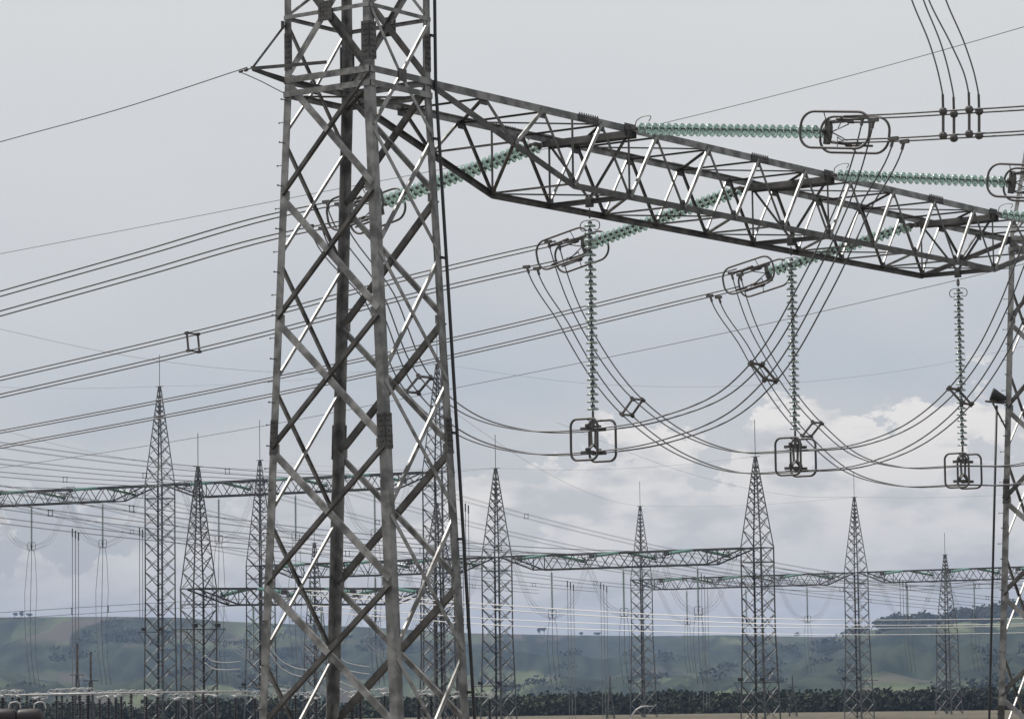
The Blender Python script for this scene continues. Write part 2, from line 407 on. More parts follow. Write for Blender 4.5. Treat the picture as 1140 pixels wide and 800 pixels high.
    # plan bracing at belt
    for l, r_ in (('L', 'R'), ('F', 'B')):
        m = MB(); m.angle(corner(l, ZB-.3), corner(r_, ZB-.3), Z, .08, .01); m.build('plan_brace', STEELD, T)
    return T
FOOT = mat('concrete', (.35, .34, .32), .9, scale=3, c2=(.26, .25, .24))
main = build_tower('large near lattice steel tower left of centre with climbing bolts')
# shield-wire arm on the left corner
arm = None
tip = corner('L', ZB+.12)-E1*.95+E2*.05
for A, B, s_ in ((tip, corner('L', ZB), .10), (tip, corner('L', ZB+1.12), .045), (tip, (corner('L', ZB+.0)+corner('F', ZB))/2+Z*.25, .07), (tip, corner('L', ZB-.0)+E1*.9, .06)):
    m = MB(); m.angle(A, B, Vector((.3, -1, .2)), s_, .01); m.build('shield_arm', STEELD, main)
m = MB(); q = corner('L', ZB+1.12)-E1*.06; m.bar(q-Z*.07, q+Z*.07, .12, .06); m.build('arm_bracket', STEELD, main)
right = build_tower('x', False)
PEND = 31.9
right.location = C0 + E1*PEND
right['label'] = 'lattice steel tower cut off by the right edge of the photo'
# ================================================================== MAIN BEAM
ZT = 19.326; ZBOT = 17.828; WB = 1.066
def bp(p, side, top): return C0+E1*p+E2*(WB if side == 'f' else -WB)+Z*(ZT if top else ZBOT)
beam = thing('gantry_beam', C0+E1*PH[1]+Z*ZT, 'large near lattice truss beam spanning between the two near towers', 'gantry beam')
PS = 2.1805; pa = hw1(ZB); pb = PEND-hw1(ZB)
bn = [PH[0]+(i-1)*PS for i in range(10)]     # bottom nodes
pt0 = bn[0]; pt1 = bn[-1] if bn[-1] < pb-3 else bn[-2]
bn = [p for p in bn if p <= pt1+.01]
lN = [pa, (pa+pt0)/2]; rN = [(pt1+pb)/2, pb]
def botz(p):
    if p < pt0: return lerp(ZT-.03, ZBOT, (p-pa)/(pt0-pa))
    if p > pt1: return lerp(ZBOT, ZT-.03, (p-pt1)/(pb-pt1))
    return ZBOT
tn_ = [pa] + [pa+(pt0-pa)*.36, pa+(pt0-pa)*.78] + [(bn[i]+bn[i+1])/2 for i in range(len(bn)-1)] + [pt1+(pb-pt1)*.22, pt1+(pb-pt1)*.64, pb]
for side in 'nf':
    n = -E2 if side == 'n' else E2
    off = E2*(WB if side == 'f' else -WB)
    def TP(p): return C0+E1*p+off+Z*ZT
    def BT(p): return C0+E1*p+off+Z*botz(p)
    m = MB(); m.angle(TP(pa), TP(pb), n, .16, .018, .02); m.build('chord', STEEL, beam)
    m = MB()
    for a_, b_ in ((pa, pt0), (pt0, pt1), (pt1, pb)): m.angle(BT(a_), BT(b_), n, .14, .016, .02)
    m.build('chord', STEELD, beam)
    bl = [pa+(pt0-pa)*.57]+bn+[pt1+(pb-pt1)*.43]
    for i in range(1, len(tn_)-1):
        p = tn_[i]; lo = [q for q in bl if q < p]; hi = [q for q in bl if q > p]
        if lo: m = MB(); m.angle(BT(lo[-1]), TP(p), n, .085, .01, .045); m.build('brace', STEELB, beam)
        if hi: m = MB(); m.angle(TP(p), BT(hi[0]), n, .08, .01, .005); m.build('brace', STEELD, beam)  # falling diagonals use the dark steel, shade of their undersides painted in
    for p in [pt0]+PH+[pt1]:
        m = MB(); m.angle(BT(p), TP(p), n, .07, .01, .0); m.build('post', STEELD, beam)
    for i_, p in enumerate(tn_[1:-1]+bl):
        q = TP(p)-Z*.10 if i_ < len(tn_)-2 else BT(p)+Z*.09
        m = MB(); m.bar(q-E1*.13-n*.006, q+E1*.13-n*.006, .012, .17, up=Z)
        for dx in (-.08, 0, .08): m.lathe(q+E1*dx, n, [(.017, -.01), (.017, .018), (0, .018)], 6)
        m.build('gusset_plate', STEELD, beam)
    for k in range(3):
        p = PH[k]; m = MB(); m.bar(TP(p)-Z*.17+n*.035, TP(p)+Z*.12+n*.035, .42, .016, up=n)
        for i in range(3):
            for j in range(5): m.lathe(TP(p)+E1*(-.16+.08*j)+Z*(-.12+.09*i)+n*.043, n, [(.018, 0), (.018, .018), (0, .018)], 6)
        m.build('gusset_plate', STEELD, beam)
    for p in (PH[0]-1.6, PH[1]-3.2, PH[2]-3.2):      # chord splices with bolt rows
        m = MB(); A = TP(p)+n*.03; m.bar(A-E1*.38, A+E1*.38, .014, .17, up=Z)
        for i in range(9): m.lathe(A+E1*(-.34+.085*i)+Z*.085, Z, [(.016, 0), (.016, .035), (0, .035)], 6)
        for i in range(9):
            for z_ in (-.04, .03): m.lathe(A+E1*(-.34+.085*i)+Z*z_+n*.007, n, [(.016, 0), (.016, .018), (0, .018)], 6)
        m.build('splice_plate', STEELD, beam)
# cross bracing, top and bottom planes
for top in (1, 0):
    nodes = tn_[1:-1] if top else [pa+(pt0-pa)*.57]+bn+[pt1+(pb-pt1)*.43]
    def Q(p, s_): return C0+E1*p+E2*(WB*s_)+Z*((ZT-.03) if top else botz(p)+.03)
    sgn = 1
    for i, p in enumerate(nodes):
        m = MB(); m.angle(Q(p, -1), Q(p, 1), Z if top else -Z, .07, .009); m.build('cross_strut', STEELD, beam)
        if i < len(nodes)-1:
            m = MB(); m.angle(Q(p, -sgn), Q(nodes[i+1], sgn), Z if top else -Z, .07, .009, .012); m.build('cross_brace', STEELD, beam); sgn = -sgn
for k in range(3):                                  # heavy cross members at the string points
    A = C0+E1*PH[k]
    for d_ in (-.16, .16):
        m = MB(); m.angle(A+E1*d_-E2*(WB+.1)+Z*(ZT-.12), A+E1*d_+E2*(WB+.1)+Z*(ZT-.12), E1*(1 if d_ > 0 else -1), .15, .014); m.build('cross_beam', STEELD, beam)
    m = MB(); m.angle(A-E2*WB+Z*ZBOT, A+E2*WB+Z*ZBOT, E1, .11, .012); m.bar(A+Z*(ZBOT-.12), A+Z*(ZBOT+.1), .16, .1, up=E1)
    m.build('hanger_beam', STEELD, beam)
    for s_ in (-1, 1):
        m = MB(); m.angle(A+E2*WB*s_+Z*(ZT-.1), A+E1*0+Z*(ZBOT+.05), E1, .06, .008); m.build('cross_brace', STEELD, beam)
# ================================================================== INSULATOR STRINGS
def disc_mesh(glass, dia=.27, sp=.155):
    r = dia/2; m = MB()
    m.lathe(Vector((0, 0, 0)), -Z, [(0, 0, 1), (.028, .004, 1), (.05, .02, 1), (.052, .062, 1), (.05, .066, 0), (.075, .068, 0), (r*.82, .082, 0), (r, .108, 0), (r*.99, .122, 0), (r*.8, .105, 0), (r*.62, .118, 0), (r*.55, .100, 0), (r*.36, .112, 0), (.03, .09, 1), (.016, .10, 1), (.016, sp, 1), (0, sp, 1)], 14)
    me = bpy.data.meshes.new('glass_disc'); me.from_pydata(m.v, [], m.f); me.materials.append(glass); me.materials.append(CAP)
    me.polygons.foreach_set('material_index', m.mi); me.polygons.foreach_set('use_smooth', [True]*len(m.f)); me.update(); return me
DISC = disc_mesh(GLASSP, .27); DISCT = disc_mesh(GLASS, .245, .17)
def string_of_discs(T, A, B, n, me, nm='glass_disc'):
    d = (B-A); q = (-Z).rotation_difference(d.normalized())
    for i in range(n):
        o = bpy.data.objects.new(nm, me); COL.objects.link(o); o.parent = T
        o.location = A + d*(i/n) - wloc(T); o.rotation_mode = 'QUATERNION'; o.rotation_quaternion = q
        s = d.length/n; o.scale = (1, 1, s/(.155 if me is DISC else .17))
def racetrack(c, ax, ay, L, h, r, n=8):
    """rounded loop: long axis ax (L), short axis ay (h), corner radius r"""
    pts = []
    for (sx, sy, a0) in ((1, 1, 0), (-1, 1, 90), (-1, -1, 180), (1, -1, 270)):
        for i in range(n+1):
            t = R(a0+90*i/n); pts.append(c+ax*(sx*(L/2-r)+r*math.cos(t))+ay*(sy*(h/2-r)+r*math.sin(t)))
    return pts
def suspension(k, label):
    top = C0+E1*PH[k]+Z*17.68
    T = thing('suspension_insulator_string', top, label, 'insulator string', 'glass insulator strings hanging under the near beam')
    m = MB(); m.tube([top, top-Z*.22], .018, 6); m.tube(racetrack(top-Z*.12, E2, Z, .07, .14, .03, 4), .012, 5, True); m.build('shackle', STEELD, T, smooth=True)
    A = top-Z*.25
    m = MB()
    for s_ in (-1, 1):
        m.tube(catmull([A-Z*.02, A-Z*.02+E2*s_*.12-E1*.02, A+E2*s_*.24-Z*.07, A+E2*s_*.26-Z*.16, A+E2*s_*.2-Z*.24, A+E2*s_*.1-Z*.22], 5), .011, 6)
    m.build('arcing_horn', RING, T, smooth=True)
    B = A-Z*4.24
    string_of_discs(T, A-Z*.03, B, 26, DISC)
    m = MB(); m.tube([B, B-Z*.15], .03, 6); B = B-Z*.03; m.bar(B-Z*.10, B-Z*.34, .10, .03, up=E2)
    yb = B-Z*.9
    # yoke: ladder of plates + anchor-shaped bottom plate
    for s_ in (-1, 1):
        m.bar(B-Z*.14+E1*.02*s_, B-Z*.30+E1*.24*s_, .05, .03, up=E2)
        m.bar(B-Z*.28+E1*.24*s_, B-Z*.36+E1*.24*s_, .09, .05, up=E2)
        m.bar(B-Z*.28+E2*.07*s_, yb+Z*.18+E2*.05*s_, .03, .05, up=E2)
    m.tube(racetrack(yb+Z*.10, E2, Z, .2, .2, .095, 6), .03, 6, True)
    m.build('yoke', STEELD, T)
    cs = []
    for vz, lab in ((.36, 0), (.88, 1)):
        for s_ in (-1, 1):
            c = B-Z*vz+E1*.23*s_; cs.append(c)
            m = MB(); m.bar(c-E2*.17, c+E2*.17, .06, .07); m.bar(c+Z*.0, c+Z*.10, .09, .06, up=E2)
            if lab: m.bar(c+Z*.04, B-Z*.70, .03, .05, up=E2)
            m.build('clamp', STEELD, T)
    for s_ in (-1, 1):
        cc = B-Z*.60+E1*(.36*s_)
        m = MB(); m.tube(racetrack(cc-E2*.0, E2, Z, .70, .90, .16, 6), .028, 8, True)
        m.tube([cc+Z*.46-E2*.0, B-Z*.2], .012, 5)
        m.build('corona_ring', RING, T, smooth=True)
    return B-Z*.62
sus = []
for k, w in enumerate(('leftmost of the three long glass strings hanging under the near beam',
                      'middle one of the three long glass strings hanging under the near beam',
                      'rightmost long glass string hanging under the near beam, beside the cut-off tower')):
    sus.append(suspension(k, w))
def tension(A, B, k, side, label, ringlen=1.65):
    """double string from chord point A to live end B (both in the phase plane)"""
    T = thing('tension_insulator_string', A, label, 'insulator string', 'double tension strings of the near beam')
    d = (B-A).normalized(); up = E1.cross(d);
    if up.z < 0: up = -up
    m = MB(); m.bar(A, A+d*.22, .05, .06, up=E1); m.bar(A+d*.2-E1*.22, A+d*.2+E1*.22, .05, .12, up=d)
    h = A+d*.1; m.tube(catmull([h, h+up*.16, h+up*.27+d*.16, h+up*.27+d*.38, h+up*.17+d*.33], 5), .011, 5)
    m.build('anchor_link', STEELD, T)
    n = max(20, int(round((B-A).length/.168)-3))
    for s_ in (-1, 1):
        string_of_discs(T, A+d*.27+E1*.19*s_, B-d*.12+E1*.19*s_, n, DISCT)
    m = MB(); m.prism(B-E1*.05, B+E1*.05, [(-.05, -.26), (.06, -.26), (.10, -.1), (.10, .1), (.06, .26), (-.05, .26)], d, up); m.bar(B-E1*.22-d*.03, B+E1*.22-d*.03, .06, .07, up=d)
    for sv in (-1, 1):
        m.bar(B+up*.2*sv+d*.05, B+up*.24*sv+d*.55, .04, .05)
        m.tube([B+d*.1, B+d*.5+up*.17*sv], .014, 5)
    m.build('yoke_plate', STEELD, T)
    for su in (-1, 1):
        for s_ in (-1, 1):
            m = MB(); q0 = B+up*(.22*su)+E1*.05*s_+d*.05; q1 = B+d*.42+up*.245*su+E1*.23*s_; q2 = B+d*.98+up*.25*su+E1*.23*s_
            m.tube([q0, q1], .014, 5); m.bar(q1-d*.08, q1+d*.06, .07, .06); m.tube([q1, q2], .025, 7); m.build('dead_end_sleeve', STEELD, T, smooth=True)
    for s_ in (-1, 1):
        cc = B+d*.42+E1*(.42*s_)
        m = MB(); m.tube(racetrack(cc, d, up, ringlen, .76, .30, 7), .028, 8, True)
        m.tube([cc-d*.3+up*.38, cc-d*.3+up*.1-E1*.2*s_], .011, 5); m.tube([cc+d*.1-up*.38, B+d*.25-up*.1], .011, 5)
        m.build('corona_ring', RING, T, smooth=True)
    return d, up
RA = [onphase(*q, k) for k, q in enumerate(((705, 141), (927, 191), (1111, 236)))]
RA = [C0+E1*PH[k]-E2*(WB+.08)+Z*(ZT) for k in range(3)]
def endpt(A, tgt, k): return onphase(*tgt, k)
RB = [onphase(921, 147, 0), onphase(1126, 203, 1), onphase(1318, 262, 2)]
LA = [C0+E1*PH[k]+E2*(WB+.08)+Z*(ZT-.05) for k in range(3)]
LB = [onphase(423, 227, 0), onphase(652, 273, 1), onphase(856, 303, 2)]
onames = ['first', 'second', 'third']
for k in range(3):
    tension(RA[k], RB[k], k, 1, ['green double glass string running right from the beam top, nearest the big tower',
        'green double glass string running right from the middle of the beam top', 'green double glass string leaving the beam top at the right edge'][k])
    tension(LA[k], LB[k], k, -1, ['green double glass string seen through the big near tower, sloping down left',
        'green double glass string sloping down left behind the left part of the beam', 'green double glass string sloping down left behind the right part of the beam'][k])
# ------------------------------------------------------------------ conductor bundles
def spacer_mesh(T, c, a, b, ra=.23, rb=.25, mt=STEELD):
    m = MB(); cs = [c+a*ra*i+b*rb*j for i, j in ((-1, -1), (1, -1), (1, 1), (-1, 1))]
    for i in range(4):
        m.bar(cs[i], cs[(i+1) % 4], .035, .05, up=a.cross(b)); n = a.cross(b).normalized()
        m.bar(cs[i]-n*.06, cs[i]+n*.06, .075, .075, up=a)
    m.build('spacer', mt, T)
def bundle(label, pts, axis, r=.020, ra=.23, rb=.25, spacers=(), mt=ALU, group=None, seg=6, n=10, name='conductor_bundle', quad=True, rv=None, e0=None, e1=None):
    P = catmull(pts, n); T = thing(name, pts[0], label, 'power line', group)
    fr = []
    for i, p in enumerate(P):
        d = (P[min(i+1, len(P)-1)]-P[max(i-1, 0)]).normalized(); b = axis.cross(d).normalized()
        if rv is not None: b = rv
        fr.append((p, b))
    combos = ((-1, -1), (1, -1), (1, 1), (-1, 1)) if quad else ((0, -1), (0, 1))
    sgn0 = fr[0][1]
    for i, j in combos:
        w = [p+axis*(ra*i)+b*(rb*j) for p, b in fr]
        for en, rvs in ((e0, False), (e1, True)):
            if en is None: continue
            if rvs: w.reverse()
            bb = fr[-12 if rvs else 12][1]; up_ = (bb.dot(en[0]-en[1]) > 0) == (j > 0)
            q = en[0 if up_ else 1]+axis*(ra*i); cut = 11
            ln_ = (w[cut]-q).length; tw = (w[cut+1]-w[cut-1]).normalized()
            t0 = (tw*.55-Z*.45).normalized()
            w = [q*(1+2*t**3-3*t*t)+w[cut]*(3*t*t-2*t**3)+t0*(ln_*(t**3-2*t*t+t))+tw*(ln_*(t**3-t*t)) for t in [k_/10 for k_ in range(10)]]+w[cut:]
            m = MB(); dd = (w[2]-q).normalized(); m.tube([q+Z*.03, q+dd*.18], .034, 6); m.bar(q-E2*.10, q+E2*.10, .07, .08); m.build('tap_clamp', STEELD, T)
            if rvs: w.reverse()
        m = MB(); m.tube(w, r, seg); m.build('conductor', mt, T, smooth=True)
    for s_ in spacers:
        i = min(range(len(P)), key=lambda q: (P[q]-s_).length); spacer_mesh(T, P[i], axis, fr[i][1], ra, rb)
    return T
G1 = 'four-wire jumper loops slung below the near beam'
def ph(k, L): return [onphase(x, y, k) for x, y in L]
for k, (lab, L, sp_) in enumerate((
    ('jumper loop of four cables crossing behind the big near tower to the leftmost hanging string', [(378, 240), (425, 335), (466, 428), (515, 470), (590, 492), (660, 491), (740, 478), (820, 443), (850, 414), (905, 325), (950, 230), (982, 148)], [(466, 428), (850, 414)]),
    ('jumper loop of four cables between the leftmost and the middle hanging string', [(604, 282), (632, 347), (704, 453), (760, 494), (820, 514), (885, 513), (960, 506), (1020, 482), (1069, 441), (1105, 390), (1127, 345), (1155, 275), (1190, 205)], [(704, 453), (1069, 441)]),
    ('jumper loop of four cables passing under the rightmost hanging string', [(808, 318), (832, 372), (904, 478), (950, 516), (1000, 530), (1072, 529), (1140, 527), (1200, 505), (1260, 450), (1330, 340), (1380, 262)], [(904, 478)]))):
    u0, l0, u1, l1 = (((370, 226), (352, 253), (967, 132), (1001, 156)), ((616, 270), (592, 298), (1176, 190), (1206, 213)), ((819, 305), (795, 330), (1368, 250), (1396, 275)))[k]
    bundle(lab, ph(k, L), E1, spacers=ph(k, sp_), group=G1, rb=.25, r=.0165, e0=ph(k, [u0, l0]), e1=ph(k, [u1, l1]))
G2 = 'four-wire lines leaving the near beam'
for k, (lab, L, sp_) in enumerate((
    ('highest four-wire line running left from behind the big near tower', [LBp for LBp in [(402, 232), (300, 253), (160, 293), (0, 338), (-130, 375)]], []),
    ('four-wire line running left with a square spacer clipped to it', [(625, 280), (580, 290), (440, 323), (300, 360), (215, 381), (0, 431), (-130, 461)], [(215, 381)]),
    ('lowest four-wire line running left behind the big near tower', [(826, 310), (788, 319), (560, 374), (300, 431), (0, 489), (-130, 513)], []))):
    bundle(lab, ph(k, L), E1, spacers=ph(k, sp_), group=G2, n=6)
bundle('four-wire line leaving the upper right edge, crossed by four vertical droppers', ph(0, [(945, 144), (1000, 142), (1070, 138), (1140, 134), (1260, 124)]), E1, group=G2, n=6)
bundle('four-wire line leaving the right edge behind the cut-off tower', ph(1, [(1146, 203), (1200, 201), (1330, 192)]), E1, group=G2, n=6)
# clamps where jumpers meet lines (little bolted tongues) as part of each jumper is enough; droppers at upper right
for i, (x0_, xa, dy, o_) in enumerate(((1015, 1050, 0, -.23), (1028, 1062, 3, .23), (1034, 1079, -2, -.23), (1053, 1090, 0, .23))):
    T = thing('dropper_cable', onphase(xa, 124, 0, o_), '%s of four cables dropping from the top edge onto the line' % ('leftmost', 'second from left', 'third from left', 'rightmost')[i], 'cable', 'four dropper cables at upper right')
    top = onphase(xa, 124+dy, 0, o_); bot = onphase(xa, 151+dy, 0, o_)
    xs = {0: (1015, 1041), 1: (1028, 1053), 2: (1034, 1061), 3: (1053, 1073)}[i]
    P = [onphase(xs[0]-14, -60, 0, o_), onphase(xs[0], 0, 0, o_), onphase(xs[1]-2, 60, 0, o_), onphase(xs[1]+6, 95, 0, o_), top]
    xx = [(xs[0]-18, -60), (xs[0], 0), ((xs[0]+xa)/2+3.5, 52), (xa-4, 88), (xa, 112), (xa, 124+dy)]
    m = MB(); m.tube(catmull([onphase(x, y, 0, o_) for x, y in xx], 8), .0165, 6); m.build('cable', ALU, T, smooth=True)
    m = MB(); m.tube([top, bot], .032, 6); m.build('rod', STEELD, T)
    for q in (top, bot):
        m = MB(); m.lathe(q-Z*.085, Z, [(0, 0), (.06, .02), (.085, .06), (.085, .11), (.06, .15), (0, .17)], 8); m.build('clamp', STEELD, T)
    m = MB(); m.tube([top, top+Z*.35], .028, 6); m.build('sleeve', STEELD, T)
# earth cable down the near tower's right leg
def along_leg(l, off, zlist): return [corner(l, z)+off for z in zlist]
m = MB(); m.tube([corner('R', z)+E1*.10-E2*.05 for z in (0, 5, 9.35, 12, 14.6, 17, 19.35, 21, 23.4)], .034, 8)
T = thing('riser_cable', corner('R', 0), 'thick black cable running down the right leg of the big near tower', 'cable'); m.build('cable', BLACK, T, smooth=True)
for z in (4.2, 7.2, 10.2, 12.3, 15.8, 18.2, 20.3):
    m = MB(); q = corner('R', z)+E1*.05-E2*.03; m.bar(q-E1*.08, q+E1*.10, .05, .05); m.build('cleat', BLACK, T)
CR = C0+E1*PEND
def cornerR(l, z): return corner(l, z, CR)
m = MB(); m.tube([cornerR('L', z)-E1*.30+E2*.12+Vector((-.0, 0, 0)) for z in (0, 4, 8, 11, 14.65)], .034, 8)
T = thing('riser_cable', cornerR('L', 0), 'thick black cable running down beside the cut-off right tower', 'cable'); m.build('cable', BLACK, T, smooth=True)
# floodlight + bracket on right tower
zq = 14.75; Q = cornerR('L', zq)
T = thing('floodlight', Q, 'dark floodlight on a small bracket on the cut-off right tower', 'floodlight')
m = MB(); m.angle(Q+E1*.1, Q-E1*.75+E2*.1, Vector((0, -1, 0)), .07, .01); m.bar(Q+E1*.1+E2*.1-Z*.02, Q-E1*.75+E2*.25-Z*.0, .02, .05); m.angle(Q-Z*.75, Q-E1*.6+E2*.1-Z*.04, Vector((0, -1, 0)), .05, .01); m.build('bracket', STEELD, T)
c = Q-E1*.36+E2*.06+Z*.16
m = MB(); ax = (-E1*.5+E2*.8-Z*-.35).normalized()
m.lathe(c+ax*.02, ax, [(0, -.28), (.06, -.27), (.09, -.18), (.12, -.05), (.17, .10), (.18, .16), (.165, .165), (0, .15)], 14)
m.bar(c-Z*.16, c+Z*.0, .05, .05); m.build('lamp_head', LAMP, T, smooth=True)
# thin shield wires
def wire(label, pts, r, mt=ALU, group=None, n=8, name='shield_wire'):
    m = MB(); m.tube(catmull(pts, n), r, 5); o = m.build(name, mt, smooth=True); return tag(o, label, 'power line', group)
GW = 'thin single wires crossing the sky'
wire('thin wire from the small arm of the big near tower down to the left edge', [tip-E1*.15, tip+(at(0, 158, 68)-tip)*.5+Z*-.04, at(0, 158, 68), at(-120, 192, 70)], .011, group=GW)
m = MB(); a_ = tip-E1*.02; d_ = (at(0, 158, 68)-tip).normalized()
m.tube([a_, a_+d_*.12], .014, 5); m.lathe(a_+d_*.12, d_, [(0, 0), (.03, .01), (.04, .06), (.03, .1), (0, .12)], 8); m.lathe(a_+d_*.28, d_, [(0, 0), (.025, .01), (.03, .1), (0, .14)], 8)
m.tube(catmull([a_+d_*.40, a_+d_*.3-Z*.04, a_+E1*.3-Z*.22, a_+E1*.7-Z*.30, corner('L', ZB-.25)], 6), .010, 5)
tag(m.build('wire_clamp', STEELD), 'small dark clamp and loop at the tip of the near tower arm', 'wire clamp')
wire('thin wire high in the sky from the left edge to the upper right corner', [at(-60, 294, 125), at(310, 223, 110), at(735, 138, 96), at(1140, 30, 84), at(1200, 12, 82)], .012, group=GW)
wire('thin wire crossing behind the tower below the lines, rising to the beam', [at(-40, 526, 140), at(25, 517, 138), at(298, 473, 128), at(540, 425, 118), at(800, 372, 108), at(1060, 313, 99), at(1180, 284, 95)], .012, group=GW)
# ================================================================== BACKGROUND GANTRIES
def bg_column(label, base, zb, hw, zpk, rod, ang, zplat=None, flare=1.25, lean=0, group='distant gantry towers', zfloor=-1.5, npan=None, topw=.12, legw=.15, platw=1.9, brw=.065):
    e = Vector((math.cos(ang), math.sin(ang), 0)); f = Vector((-e.y, e.x, 0)); P0 = Vector((base.x, base.y, zfloor))
    T = thing('gantry_tower', P0, label, 'lattice tower', group)
    def w(z):
        if z >= zb: return lerp(hw, topw, (z-zb)/(zpk-zb))
        zr = zb*.55
        return hw if z > zr else lerp(hw, hw*flare, (zr-z)/(zr-zfloor))
    def cn(a, b, z): q = w(z); return Vector((base.x, base.y, z))+e*a*q+f*b*q
    zr = zb*.55
    for a, b in ((-1, -1), (1, -1), (1, 1), (-1, 1)):
        m = MB()
        for za, zc, s_ in ((zfloor, zr, legw*1.1), (zr, zb, legw), (zb, zpk, legw*.7)): m.leg(cn(a, b, za), cn(a, b, zc), -e*a, -f*b, s_, .03)
        m.build('leg', FARST, T)
    zs = [zfloor]
    while zs[-1] < zpk-.6: zs.append(zs[-1]+max(.5, w(zs[-1])*1.35))
    zs[-1] = zpk
    for (a, b), (c_, d_), n in (((-1, -1), (1, -1), -f), ((1, -1), (1, 1), e), ((1, 1), (-1, 1), f), ((-1, 1), (-1, -1), -e)):
        m = MB()
        for i in range(len(zs)-1):
            m.angle(cn(a, b, zs[i]), cn(c_, d_, zs[i+1]), n, brw, .015, .01, leg2=.08); m.angle(cn(c_, d_, zs[i]), cn(a, b, zs[i+1]), n, brw, .015, -.02, leg2=.08)
        for z in (zb, zb-1.4): m.angle(cn(a, b, z), cn(c_, d_, z), n, brw*1.3, .02, .03)
        m.build('lattice_face', FARB, T)
    m = MB(); top = Vector((base.x, base.y, zpk)); m.bar(top-e*.5, top+e*.5, .08, .06); m.build('top_plate', FARST, T)
    if rod: m = MB(); m.tube([top, top+Z*rod], .035, 5); m.build('lightning_rod', FARST, T)
    if zplat is not None:
        q = w(zplat); c_ = Vector((base.x, base.y, zplat)); m = MB()
        for b in (-1, 1): m.bar(c_-e*(q+platw*.45)+f*b*q, c_+e*(q+platw*.45)+f*b*q, .08, .07)
        for a in (-1, 1): m.bar(c_+e*a*(q+.3)-f*(q+.4), c_+e*a*(q+.3)+f*(q+.4), .07, .06); m.bar(c_+e*a*(q+platw*.4)-f*q, cn(a, -1, zplat-1.1), .05, .05)
        m.build('platform', FARST, T)
        for a in (-1, 1):
            m = MB(); l0 = c_+e*a*(q*.95)-f*q
            m.bar(l0, l0+Z*.15, .06); m.bar(l0+Z*.15-f*.15, l0+Z*.5-f*.2, .42, .3); m.build('floodlight', LAMP, T)
    return T
ORD = ['leftmost', 'second from left', 'third from left', 'fourth from left', 'fifth from left', 'rightmost']
def ribbed(m, A, B, r, n, seg=8, mi=0):
    d = (B-A); L = d.length; prof = [(0, 0)]
    for i in range(n):
        h = L*i/n; s = L/n; prof += [(r*.35, h+s*.05), (r, h+s*.4), (r, h+s*.55), (r*.35, h+s*.7)]
    prof.append((0, L)); m.lathe(A, d, prof, seg, mi)
